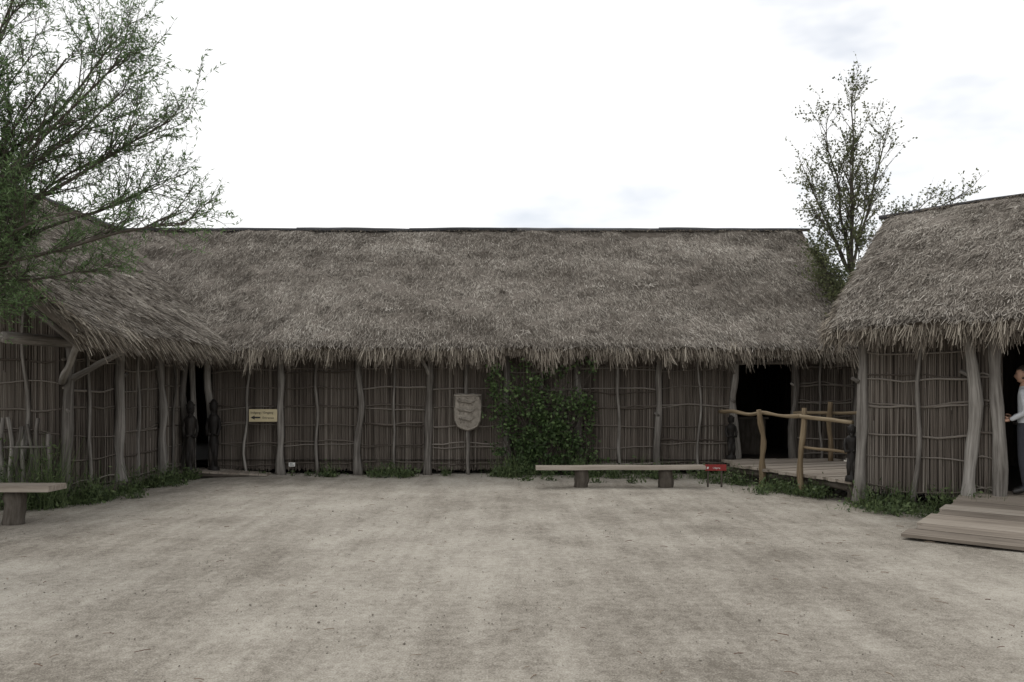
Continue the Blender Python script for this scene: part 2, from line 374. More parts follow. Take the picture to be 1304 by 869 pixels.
mb=MB(); stick(mb,(A[0]+.12,11.8,.10),(B[0]+.12,15.8,.10),.07,.06,.03,8,12)
for y in (12.4,12.9,13.5,14.3,15.0): stick(mb,(-6.45,y,.05),(-6.15,y-.05,.07),.06,.07,.01,8,2)
mb.build('sill_logs',M_bark,left)
mb=MB()
stick(mb,(-6.14,15.95,-.02),(-6.14,15.95,2.5),.06,.06,.03,8,9); stick(mb,(-5.83,16.02,-.02),(-5.86,16.0,2.5),.085,.07,.04,8,9)
stick(mb,(-6.3,15.8,2.25),(-5.8,16.1,2.28),.06,.06,.02,7,4)
mb.build('doorway_posts',M_post,left)

# ============ RIGHT HOUSE (turned about 44 degrees)
right=empty('thatched_longhouse')
W0=np.array([4.97,11.85]); d=np.array([.722,-.692]); n=np.array([.692,.722])
def Wp(s,k,z=None):
    p=W0+d*s+n*k
    return p if z is None else np.array([p[0],p[1],z])
thatch(right,Wp(-.28,-.62,2.53),Wp(7,-.62,2.53),Wp(-.50,2.5,4.58),Wp(7,2.5,4.66),2000,'thatch',800,.27,53,bow=.08,verge=(1,0))
thatch(right,Wp(-.28,5.6,2.50),Wp(7,5.6,2.50),Wp(-.50,2.5,4.58),Wp(7,2.5,4.66),200,'rear_thatch',100,.33,63,verge=(1,0))
ridge(right,Wp(-.45,2.47,4.57),Wp(7,2.47,4.65),.0,.035)
wattle(right,Wp(0,0),Wp(1.80,0),.22,2.55,[.04,1.47],[.77,],tuple(-n),.078,-.03,'front_wall')
mb=MB(); stick(mb,Wp(1.80,-.07,-.08),Wp(1.78,-.07,2.6),.082,.068,.04,10,16,.14,foot=.2); mb.build('door_post',M_post,right)
wattle(right,Wp(3.0,0),Wp(7,0),.28,2.55,[.04,1.4,2.8,3.9],[.7,2.1],tuple(-n),.085,-.03,'front_wall_far')
wattle(right,Wp(0,5),Wp(0,0.05),.22,2.55,[.1,1.7,3.4],[.9,2.5,4.2],tuple(-d),.085,-.03,'end_wall')
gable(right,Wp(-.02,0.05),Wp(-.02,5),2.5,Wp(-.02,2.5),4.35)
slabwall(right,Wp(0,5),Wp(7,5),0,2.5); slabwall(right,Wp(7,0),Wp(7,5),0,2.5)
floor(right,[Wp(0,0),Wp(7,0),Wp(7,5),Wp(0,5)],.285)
mb=MB(); stick(mb,Wp(-.3,0.02,2.45),Wp(7,0.02,2.48),.07,.07,.02,7,14)
for k in (0.35,1.4): stick(mb,Wp(-.3,k,2.5+k*.6),Wp(1,k,2.5+k*.6),.05)
stick(mb,Wp(-.35,-.5,2.2),Wp(-.35,2.5,4.3),.05)
mb.build('wall_plate',M_post,right)

# ============ DECK + RAILING
deck=empty('wooden_deck'); mb=MB()
F0=np.array([3.86,14.9]); e=np.array([.336,-.942]); mm=np.array([.942,.336]); t=-1.2
while t<3.05:
    w=R(.14,.18); st=F0+e*t+mm*R(-.05,.05)
    if t<0: st=st+mm*max(0,(4.02-st[0])/mm[0])
    L_=2.35; z=.27+R(-.004,.006)
    if st[1]+L_*mm[1]>16.08: L_=max(.3,(16.08-st[1])/mm[1]) if st[1]<16 else 0
    if L_>0.2: mb.beam([*st,z],np.array([*mm,0])*L_,np.array([*e,0])*(w-.012),[0,0,.045])
    t+=w
mb.build('deck_planks',M_plank,deck,False)
mb=MB()
stick(mb,[*(F0+mm*.15-e*.1),.20],[*(F0+e*3.1+mm*.15),.20],.06,.06,.02,8,10)
stick(mb,[*(F0+mm*1.2-e*.1),.20],[*(F0+e*3.1+mm*1.2),.20],.06,.06,.02,8,10)
for tt in (.0,1.0,2.0,2.95):
    for q in (.15,1.2): stick(mb,[*(F0+e*tt+mm*q),-.1],[*(F0+e*tt+mm*q),.2],.06,.06,.01,8,3)
mb.build('joists',M_bark,deck)
mb=MB()
def pt(x,y,z): return np.array([x,y,z])
stick(mb,pt(4.22,13.93,.0),pt(4.19,13.95,1.30),.058,.045,.04,8,12,.2)
stick(mb,pt(4.55,12.95,.0),pt(4.56,12.95,1.36),.055,.045,.04,8,12,.2)
stick(mb,pt(5.95,15.45,.3),pt(5.95,15.45,1.42),.05,.045,.03,8,8,.2)
stick(mb,pt(3.98,15.9,1.24),pt(4.56,12.9,1.22),.036,.030,.08,7,20,.2,fr=4)
stick(mb,pt(4.54,13.0,1.22),pt(4.93,11.95,1.16),.034,.030,.04,7,8)
stick(mb,pt(5.45,16.0,1.2),pt(6.45,15.2,1.22),.034,.03,.04,7,7)
stick(mb,pt(4.56,12.95,.75),pt(4.93,11.95,.72),.025,.022,.03,6,7)
mb.build('railing',M_rail,deck)

# ============ RAMP (right)
rampo=empty('wooden_ramp'); mb=MB(); k=-2.42
while k<.05:
    w=.27; z0=.035+(k+2.42)/2.42*.245; z1=.035+(k+w+2.42)/2.42*.245
    a0=1.42+R(-.05,.05); a1=4.2+R(-.03,.03)
    dz=R(-.003,.004)
    p=[Wp(a0,k,z0+dz-.03),Wp(a1,k,z0+dz-.03),Wp(a1,k+w-.018,z1+dz-.03),Wp(a0,k+w-.018,z1+dz-.03)]
    mb.hexa(p+[q+np.array([0,0,.035]) for q in p]); k+=w
mb.build('ramp_planks',M_plank,rampo,False)
mb=MB()
for s_ in (1.5,2.8,4.1):
    p=[Wp(s_,-2.3,-.02),Wp(s_+.07,-2.3,-.02),Wp(s_+.07,0,-.02),Wp(s_,0,-.02),Wp(s_,-2.3,.012),Wp(s_+.07,-2.3,.012),Wp(s_+.07,0,.245),Wp(s_,0,.245)]
    mb.hexa(p)
mb.build('bearers',M_bark,rampo,False)

# ============ ENTRY BOARDWALK (left corner)
bw=empty('wooden_boardwalk'); mb=MB(); x=-6.05
while x<-4.75:
    w=R(.15,.2); f=(x+6.05)/1.3
    zz=.13-.10*f
    mb.beam([x,15.42+.35*f,zz-.03],[w-.01,0.03,-.012],[-.02,.72-.35*f,0],[0,0,.035]); x+=w
mb.build('boards',M_plank,bw,False)
mb=MB(); stick(mb,(-6.0,15.5,.06),(-5.0,15.75,.0),.04); stick(mb,(-6.0,16.0,.05),(-5.0,16.0,.0),.04); mb.build('bearers',M_bark,bw)

# ============ BENCHES
def bench(x0,x1,y,z,legs,w=.36,ang=0,th=.055):
    b=empty('log_bench'); mb=MB(); k=24; seedb=R(0,50)
    for q in range(k):
        a=x0+(x1-x0)*q/k; c=x0+(x1-x0)*(q+1)/k
        fa=.03*nz(a*1.1+seedb,3); fb=.03*nz(c*1.1+seedb,3); ga=.03*nz(a*1.3,seedb); gb=.03*nz(c*1.3,seedb); za=.022*nz(a*.8,9);zc=.022*nz(c*.8,9)
        ya=ang*(a-x0); yc=ang*(c-x0)
        V=[(a,y+ya-w/2+fa,z-th+za),(c,y+yc-w/2+fb,z-th+zc),(c,y+yc+w/2+gb,z-th+zc),(a,y+ya+w/2+ga,z-th+za),
           (a,y+ya-w/2+fa+.015,z+za),(c,y+yc-w/2+fb+.015,z+zc),(c,y+yc+w/2+gb-.015,z+zc),(a,y+ya+w/2+ga-.015,z+za)]
        V=np.array(V); Fs=[(4,5,6,7),(0,3,2,1),(0,1,5,4),(2,3,7,6)]
        if q==0: Fs.append((3,0,4,7))
        if q==k-1: Fs.append((1,2,6,5))
        G=np.stack([V[:,2],V[:,1],V[:,0]],-1)
        VV=[];FF=[];GG=[]
        for f in Fs:
            bb=len(VV); VV+=[V[i] for i in f]; GG+=[G[i] for i in f]; FF.append((bb,bb+1,bb+2,bb+3))
        mb.add(VV,FF,.6,GG)
    mb.build('seat_slab',M_plank,b,False)
    mb=MB()
    for lx in legs:
        stick(mb,(lx,y+ang*(lx-x0),-.05),(lx,y+ang*(lx-x0),z-th-.004),.13,.115,.01,14,6,.12)
    mb.build('stump_legs',M_bark,b)
bench(.40,3.24,13.95,.36,[1.17,2.59],.30,0,.06)
bench(-7.9,-5.58,10.1,.47,[-6.1,-7.4],.42,.02,.07)

# ============ STAKE FENCE
fe=empty('stake_fence'); mb=MB(); x=-9.2
while x<-6.5:
    stick(mb,(x,11.65+R(-.03,.03),-.03),(x+R(-.07,.07),11.65+R(-.04,.04),R(.9,1.25)),R(.03,.048),R(.022,.033),.04,7,7); x+=R(.08,.125)
for z in (.3,.8): stick(mb,(-9.2,11.60,z),(-6.45,11.6,z+.03),.025,.02,.04,6,12)
mb.build('stakes',M_post,fe)

# ============ CARVED STATUES
def statue(x,y,z,h,face=0):
    s_=empty('carved_wooden_statue'); mb=MB()
    prof=[(0,.115),(.04,.12),(.10,.105),(.12,.075),(.20,.07),(.32,.085),(.42,.095),(.50,.082),(.58,.075),(.68,.098),(.755,.11),(.79,.08),(.81,.045),(.825,.048),(.85,.068),(.90,.078),(.94,.072),(.975,.05),(1,.02)]
    mb.tube([(x,y,z+h*p) for p,_ in prof],[r*h*.95 if h<1.1 else r for _,r in prof],14)
    q=h*.95 if h<1.1 else 1
    f=np.array([math.sin(face),-math.cos(face),0]); sd_=np.array([math.cos(face),math.sin(face),0]); c=np.array([x,y,z])
    up=np.array([0,0,h])
    for sg in (-1,1):
        mb.tube([c+up*.75+sd_*sg*.095*q,c+up*.62+sd_*sg*.125*q+f*.02*q,c+up*.52+sd_*sg*.10*q+f*.07*q,c+up*.54+sd_*sg*.03*q+f*.11*q],[.032*q,.03*q,.026*q,.024*q],8)
        mb.tube([c+up*.10+sd_*sg*.045*q+f*.03*q,c+up*.25+sd_*sg*.05*q+f*.05*q,c+up*.42+sd_*sg*.04*q+f*.03*q],[.035*q,.045*q,.045*q],8)
        mb.tube([c+up*.905+sd_*sg*.022*q+f*.066*q,c+up*.905+sd_*sg*.034*q+f*.066*q],[.012*q,.012*q],6)
    mb.tube([c+up*.92+f*.07*q,c+up*.875+f*.092*q,c+up*.865+f*.07*q],[.008*q,.014*q,.012*q],6)
    mb.tube([c+up*.845+f*.055*q,c+up*.80+f*.085*q,c+up*.76+f*.075*q],[.03*q,.028*q,.01*q],8)
    mb.tube([c+up*.94-sd_*.085*q,c+up*.955,c+up*.94+sd_*.085*q],[.012*q,.03*q,.012*q],8)
    mb.build('carving',M_carve,s_)
statue(-6.03,15.5,.02,1.42,.3); statue(-5.72,15.85,.02,1.45,0)
statue(4.20,15.85,.30,.86,0); statue(4.87,11.85,.32,.82,-.4)

# ============ SIGNS
def text(body,size,loc,mat,parent,name,rot=(math.pi/2,0,0)):
    cu=bpy.data.curves.new(name,'FONT'); cu.body=body; cu.size=size; cu.extrude=.001; cu.align_x='LEFT'
    o=bpy.data.objects.new(name+'_tmp',cu); S.collection.objects.link(o)
    bpy.context.view_layer.update()
    me=bpy.data.meshes.new_from_object(o.evaluated_get(bpy.context.evaluated_depsgraph_get())); bpy.data.objects.remove(o)
    m=bpy.data.objects.new(name,me); me.materials.clear(); me.materials.append(mat); m.location=loc; m.rotation_euler=rot
    S.collection.objects.link(m); m.parent=parent
sg=empty('entrance_sign'); mb=MB(); mb.beam((-5.09,16.0,1.03),(.54,0,0),(0,.025,0),(0,0,.24)); mb.build('board',M_yel,sg,False)
text('Indgang / Eingang',.064,(-5.06,15.996,1.185),M_black,sg,'lettering')
text('Entrance',.062,(-4.83,15.996,1.085),M_black,sg,'lettering_lower')
me=bpy.data.meshes.new('arrow'); me.from_pydata([(-5.06,15.996,1.11),(-4.98,15.996,1.07),(-4.98,15.996,1.095),(-4.87,15.996,1.095),(-4.87,15.996,1.125),(-4.98,15.996,1.125),(-4.98,15.996,1.15)],[],[(0,1,2,3,4,5,6)])
me.materials.append(M_black); o=bpy.data.objects.new('arrow',me); S.collection.objects.link(o); o.parent=sg
sr=empty('red_sign'); mb=MB(); mb.beam((3.27,14.0,.27),(.36,0,0),(0,.02,0),(0,0,.105)); mb.build('board',M_red,sr,False)
text('Udgang',.042,(3.40,13.996,.305),M_white,sr,'lettering')
mb=MB(); mb.beam((3.295,13.996,.30),(.03,0,.0),(0,.002,0),(0.01,0,.035)); mb.build('pictogram',M_white,sr,False)
mb=MB(); stick(mb,(3.33,14.05,-.05),(3.33,14.05,.37),.018,.018,.003,6,3); stick(mb,(3.56,14.05,-.05),(3.56,14.05,.37),.018,.018,.003,6,3); mb.build('stakes',M_bark,sr)
sw=empty('small_label_sign'); mb=MB(); mb.beam((-4.3,15.92,.17),(.12,0,0),(0,.01,0),(0,0,.075)); mb.build('plate',M_white,sw,False)
mb=MB(); stick(mb,(-4.24,15.94,-.05),(-4.24,15.94,.2),.01,.01,.002,6,3); mb.build('stake',M_bark,sw)
mb=MB(); mb.beam((-4.285,15.917,.19),(.09,0,0),(0,.002,0),(0,0,.012)); mb.beam((-4.285,15.917,.215),(.06,0,0),(0,.002,0),(0,0,.012)); mb.build('lettering',M_black,sw,False)

# ============ COAT OF ARMS
sh=empty('coat_of_arms_shield')
out_=[(-.27,.36),(-.13,.38),(0,.365),(.13,.38),(.27,.36),(.275,.1),(.26,-.15),(.2,-.28),(.1,-.33),(0,-.36),(-.1,-.33),(-.2,-.28),(-.26,-.15),(-.275,.1)]
cx,cy,cz=-.86,16.02,1.20
vs=[(cx+a,cy,cz+b) for a,b in out_]+[(cx+a*.96,cy-.05,cz+b*.96) for a,b in out_]; K=len(out_)
me=bpy.data.meshes.new('panel'); me.from_pydata(vs,[],[tuple(range(K))[::-1],tuple(range(K,2*K))]+[(i,(i+1)%K,K+(i+1)%K,K+i) for i in range(K)])
me.materials.append(M_stone)
for an,ty in (('rnd','FLOAT'),('gc','FLOAT_VECTOR')):
    a=me.attributes.new(an,ty,'POINT')
    if an=='rnd': a.data.foreach_set('value',[.5]*len(vs))
    else: a.data.foreach_set('vector',[c for v in vs for c in v])
o=bpy.data.objects.new('panel',me); S.collection.objects.link(o); o.parent=sh
mb=MB(); ring=[(cx+a*.90,cy-.052,cz+b*.90) for a,b in out_]; mb.tube(ring+[ring[0]],.017,6,r=.7,cap=False)
for row,zz in enumerate((.2,.03,-.14)):
    w=.17-.03*(row==2)
    mb.tube([(cx-w,cy-.055,cz+zz+.01),(cx-w*.4,cy-.062,cz+zz+.03),(cx+w*.3,cy-.062,cz+zz),(cx+w*.7,cy-.058,cz+zz+.02)],[.012,.028,.026,.016],8,r=.25)
    mb.tube([(cx-w-.02,cy-.06,cz+zz+.045),(cx-w+.03,cy-.06,cz+zz+.04)],[.02,.026],8,r=.25)
    for lx in (-.8,-.35,.25,.6): mb.tube([(cx+w*lx,cy-.056,cz+zz),(cx+w*lx-.02,cy-.056,cz+zz-.055)],[.013,.009],6,r=.25)
    mb.tube([(cx+w*.7,cy-.056,cz+zz+.02),(cx+w*1.0,cy-.056,cz+zz+.05),(cx+w*.85,cy-.056,cz+zz+.08)],[.009,.008,.012],6,r=.25)
for a_,b_ in [(-.15,.29),(0,.29),(.15,.29),(0,-.25)]: mb.tube([(cx+a_-.015,cy-.056,cz+b_),(cx+a_+.015,cy-.056,cz+b_)],[.018,.018],8,r=.25)
mb.build('relief',M_stone,sh)
mb=MB(); stick(mb,(cx+.0,16.03,-.03),(cx,16.03,.9),.03,.03,.02,7,6); mb.build('support_post',M_post,sh)

# ============ VEGETATION
def rv(N): return nrm(rng.normal(0,1,(N,3)))
vine=empty('climbing_vine'); ml=MB(); ms=MB()
C=[];
for k in range(115):
    x=min(1.3,max(-.1,random.gauss(.6,.34))); z=0; p=np.array([x,16.0,.0]); L_=R(1.0,2.3) if abs(x-.6)<.5 else R(.4,1.9); pts=[p.copy()]
    dx=random.gauss(0,.4)
    s_=0
    while s_<L_:
        dx+=random.gauss(0,.15); p=p+np.array([dx*.08,R(-.035,.022)-.004,.09]); p[0]=min(1.5,max(-.35,p[0])); p[1]=min(16.03,max(15.5,p[1])); p[2]=min(2.15,p[2]); s_+=.09; pts.append(p.copy())
        f=nz(p[0]*2.0,p[2]*2.0,4)+.5*nz(p[0]*5,p[2]*5,9)
        nn=rng.integers(2,6) if f>-.02 else (1 if f>-.25 and random.random()<.6 else 0)
        for _ in range(nn): C.append(p+rng.normal(0,1,3)*[.06,.05,.06]-[0,.05,0])
    if len(pts)>2: ms.tube(pts,np.linspace(.008,.003,len(pts)),4)
for k in range(30):
    p=np.array([R(-.2,1.4),15.9,R(.3,2.0)]); dv=np.array([random.choice((-1,1))*R(.3,1),R(-.6,-.1),R(-.2,.7)]); pts=[p.copy()]
    for i in range(7):
        p=p+dv*.07; dv[2]-=.08; pts.append(p.copy())
        for _ in range(3): C.append(p+rng.normal(0,.03,3))
    ms.tube(pts,.004,4)
C=np.array(C); N=len(C)
quads(ml,C,rv(N)*.8+[0,-.35,-.3],rv(N)+[0,-.7,.4],rng.uniform(.045,.10,N),rng.uniform(.03,.07,N),np.clip(rng.normal(.44,.24,N)+(C[:,2]-1)*.1,0,1))
ml.build('leaves',M_ivy,vine,False); ms.build('stems',M_bark,vine)
mw=MB()
def clump(x,y,h,rr,nl,z=0):
    N=nl; C=np.stack([rng.normal(x,rr*.5,N),rng.normal(y,rr*.45,N),z+np.abs(rng.normal(0,h*.42,N))],-1)
    keep=(C[:,2]<z+h*1.3); C=C[keep]; N=len(C)
    quads(mw,C,rv(N)+[0,-.2,.5],rv(N)+[0,-.5,.8],rng.uniform(.035,.09,N),rng.uniform(.015,.045,N),np.clip(rng.normal(.42,.22,N)+(C[:,2]-z)/max(h,.05)*.15,0,1))
    N=nl//2; C=np.stack([rng.normal(x,rr*.5,N),rng.normal(y,rr*.5,N),np.full(N,z-.01)],-1)
    quads(mw,C,rv(N)*[.5,.5,.1]+[0,0,1],rv(N),rng.uniform(.5,1.4,N)*h,rng.uniform(.005,.010,N),np.clip(rng.normal(.6,.22,N),0,1),'blade')
def strip(p,q,cnt,h,rr=.16,nl=60):
    for _ in range(cnt):
        t_=random.random(); px=p[0]+(q[0]-p[0])*t_; py=p[1]+(q[1]-p[1])*t_
        hh=h*R(.3,1.4)
        if nz(px*1.5,py*1.5,21)<-.2: continue
        clump(px+R(-.08,.08),py+R(-.16,.08),hh,rr*R(.5,1.4),int(nl*R(.3,1.3)))
strip((-5.2,15.9),(-3.6,15.9),4,.10,.12,25)
strip((-3.5,15.8),(-1.9,15.7),20,.24)
strip((-1.9,15.8),(-.2,15.75),15,.18,.16,45)
strip((-.2,15.6),(1.3,15.5),20,.32,.2)
strip((-.1,15.1),(.7,14.9),6,.10,.14,35)
strip((1.3,15.5),(3.8,15.4),28,.28,.2)
strip((1.4,14.7),(3.6,14.6),12,.13,.18,35)
strip((3.7,14.9),(4.7,12.6),24,.22,.2)
strip((3.5,14.9),(4.1,12.9),11,.13,.18,35)
strip((4.9,11.6),(6.15,10.45),29,.27,.2,75)
strip((4.7,11.35),(5.6,10.35),12,.13,.2,40)
strip((-6.15,11.9),(-5.95,15.5),36,.27,.2,75)
strip((-6.6,11.3),(-6.1,12.3),13,.38,.2,75)
strip((-5.7,12.3),(-5.8,14.8),11,.11,.18,35)
strip((-9,11.4),(-6.5,11.4),18,.28,.2,70)
for x in (-7.05,-6.45,-6.35): clump(x,11.45,.8,.22,170)
mw.build('weeds',M_weed,None,False)

# trees
def tree(name,limbs,M_b,M_l,trunk,tr_r,lsize,dens,twig,seed,sub=(10,6),up=.25,leafr=.5,wob=.1):
    random.seed(seed); T=empty(name); mb=MB(); ml=MB(); LC=[];LD=[]
    stickp=[np.array(p,float) for p in trunk]
    mb.tube(stickp,np.linspace(tr_r,tr_r*.6,len(stickp)),10)
    def branch(p,dd,L_,r,lev):
        k=6 if lev<2 else 4; pts=[p.copy()]; dv=dd/np.linalg.norm(dd); q=p.copy()
        for i in range(k):
            dv=nrm(dv+np.array([random.gauss(0,.10),random.gauss(0,.10),random.gauss(.05*up*2,.10)])); q=q+dv*L_/k; pts.append(q.copy())
        mb.tube(pts,np.linspace(r,r*.35,k+1),4 if lev<2 else 3,cap=False)
        if lev<2:
            for _ in range(sub[1] if lev==1 else sub[0]):
                t_=R(.2,1); i=min(k-1,int(t_*k)); pp=pts[i]+(pts[i+1]-pts[i])*(t_*k-i)
                nd=nrm(pts[i+1]-pts[i])*.9+np.array([random.gauss(0,.45),random.gauss(0,.45),random.gauss(up*.6,.38)])
                branch(pp,nd,twig*R(.6,1.4)*(1.0 if lev==1 else 1.6),r*.5,lev+1)
        if lev>=1:
            m=int(dens*L_*R(.2,1.5))
            for _ in range(m):
                t_=R(.15,1.05)*k; i=min(k-1,int(t_)); LC.append(pts[i]+(pts[i+1]-pts[i])*(t_-i)); LD.append(nrm(pts[i+1]-pts[i])*leafr)
    for (st,end,r,nc,dv_) in limbs:
        st=np.array(st,float);end=np.array(end,float); Ln=np.linalg.norm(end-st); k=12; pts=[]
        sd=R(0,99); bend=np.array([0,0,1.])*Ln*dv_
        for i in range(k+1):
            t_=i/k; pts.append(st+(end-st)*t_+bend*4*t_*(1-t_)*.5+np.array([nz(sd,t_*3),nz(sd+5,t_*3),nz(sd+9,t_*3)])*wob*min(1,t_*3)*Ln*.3)
        mb.tube(pts,np.linspace(r,r*.2,k+1),7,cap=False)
        for c in range(nc):
            t_=R(.22,1)*k; i=min(k-1,int(t_)); pp=pts[i]+(pts[i+1]-pts[i])*(t_-i)
            nd=nrm(pts[i+1]-pts[i])*1.0+np.array([random.gauss(0,.36),random.gauss(0,.36),random.gauss(up,.32)])
            branch(pp,nd,Ln*R(.12,.26)*(1.15-t_/k*.5),r*.3*(1-t_/k*.5)+.0025,0 if (c%3==0) else 1)
    mb.build('trunk_and_branches',M_b,T)
    LC=np.array(LC);LD=np.array(LD);N=len(LC); print(name,'leaves',N)
    cl=np.array([nz(*(c*1.4)) for c in LC])
    quads(ml,LC,LD+rv(N)*.75,rv(N),rng.uniform(.7,1.3,N)*lsize[0],rng.uniform(.7,1.3,N)*lsize[1],np.clip(rng.normal(.45,.2,N)+cl*.35,0,1))
    ml.build('leaves',M_l,T,False)
o_=(-6.75,9.0,2.5)
limbs=[(o_,(-3.55,8.9,3.40),.035,20,.10),(o_,(-3.85,9.3,4.65),.038,26,.05),(o_,(-4.1,8.8,5.2),.036,21,.05),
 (o_,(-4.6,9.4,5.5),.04,20,.03),(o_,(-5.2,8.7,5.9),.04,18,0),(o_,(-5.8,9.6,6.2),.04,17,0),(o_,(-6.4,8.7,6.4),.045,14,0),
 (o_,(-4.1,9.6,4.0),.034,24,.08),(o_,(-4.45,8.5,3.5),.032,22,.1),(o_,(-4.9,9.2,4.5),.036,20,.05),(o_,(-5.2,8.6,2.9),.03,18,.08),
 (o_,(-5.4,9.2,2.5),.028,17,.05),(o_,(-5.7,8.6,2.45),.026,15,.02),(o_,(-5.7,9.0,4.8),.036,16,0),(o_,(-4.8,9.5,3.0),.028,18,.05),
 (o_,(-4.2,9.0,4.9),.03,19,.06),(o_,(-5.3,8.8,3.8),.03,18,.04),(o_,(-4.8,8.9,5.2),.03,16,.03),(o_,(-5.4,9.3,5.4),.03,13,.0),
 (o_,(-4.25,9.2,4.4),.03,18,.07),
 ((-6.9,9,2.2),(-8.6,9.2,4.6),.06,20,.05),((-6.9,9,2.3),(-7.8,8.6,5.8),.06,18,0),((-6.9,9,2.2),(-8.6,9.8,3.2),.05,16,.05)]
tree('willow_tree',limbs,M_bark,M_willow,[(-7.1,9.1,-.1),(-7.05,9.05,.8),(-6.95,9.0,1.6),(-6.8,9,2.4),(-6.75,9,2.6)],.16,(.06,.013),38,.26,11,sub=(6,4),up=.22,wob=.1)
q_=(7.05,17.2,4.0)
limbs=[(q_,(7.1,17.2,7.7),.045,24,0),(q_,(6.5,17.0,7.1),.035,24,0),(q_,(5.95,16.9,6.3),.03,20,.02),(q_,(7.9,17.3,7.2),.035,18,.02),
 (q_,(9.7,17.3,5.95),.03,14,.05),(q_,(8.6,17.0,5.6),.028,16,.03),((7.05,17.1,3.2),(6.0,16.4,4.4),.022,28,.05),((7.05,17.1,3.0),(6.15,16.3,3.8),.022,28,.05),
 (q_,(6.8,16.6,6.4),.03,24,0),(q_,(7.6,17.6,6.2),.03,22,0),((7.1,17.2,3.0),(7.0,16.6,4.6),.022,24,0),(q_,(6.1,16.7,5.3),.025,20,.03),((7.1,17.2,3.0),(6.3,16.6,4.1),.022,26,0.03),((7.05,17.1,2.9),(6.35,15.9,3.45),.02,24,.08)]
tree('birch_tree',limbs,M_bark,M_birchleaf,[(7.15,17.3,-.1),(7.1,17.25,1.5),(7.08,17.2,3.0),(7.05,17.2,4.2)],.08,(.05,.036),18,.26,5,sub=(5,4),up=.22,wob=.12)
random.seed(3)

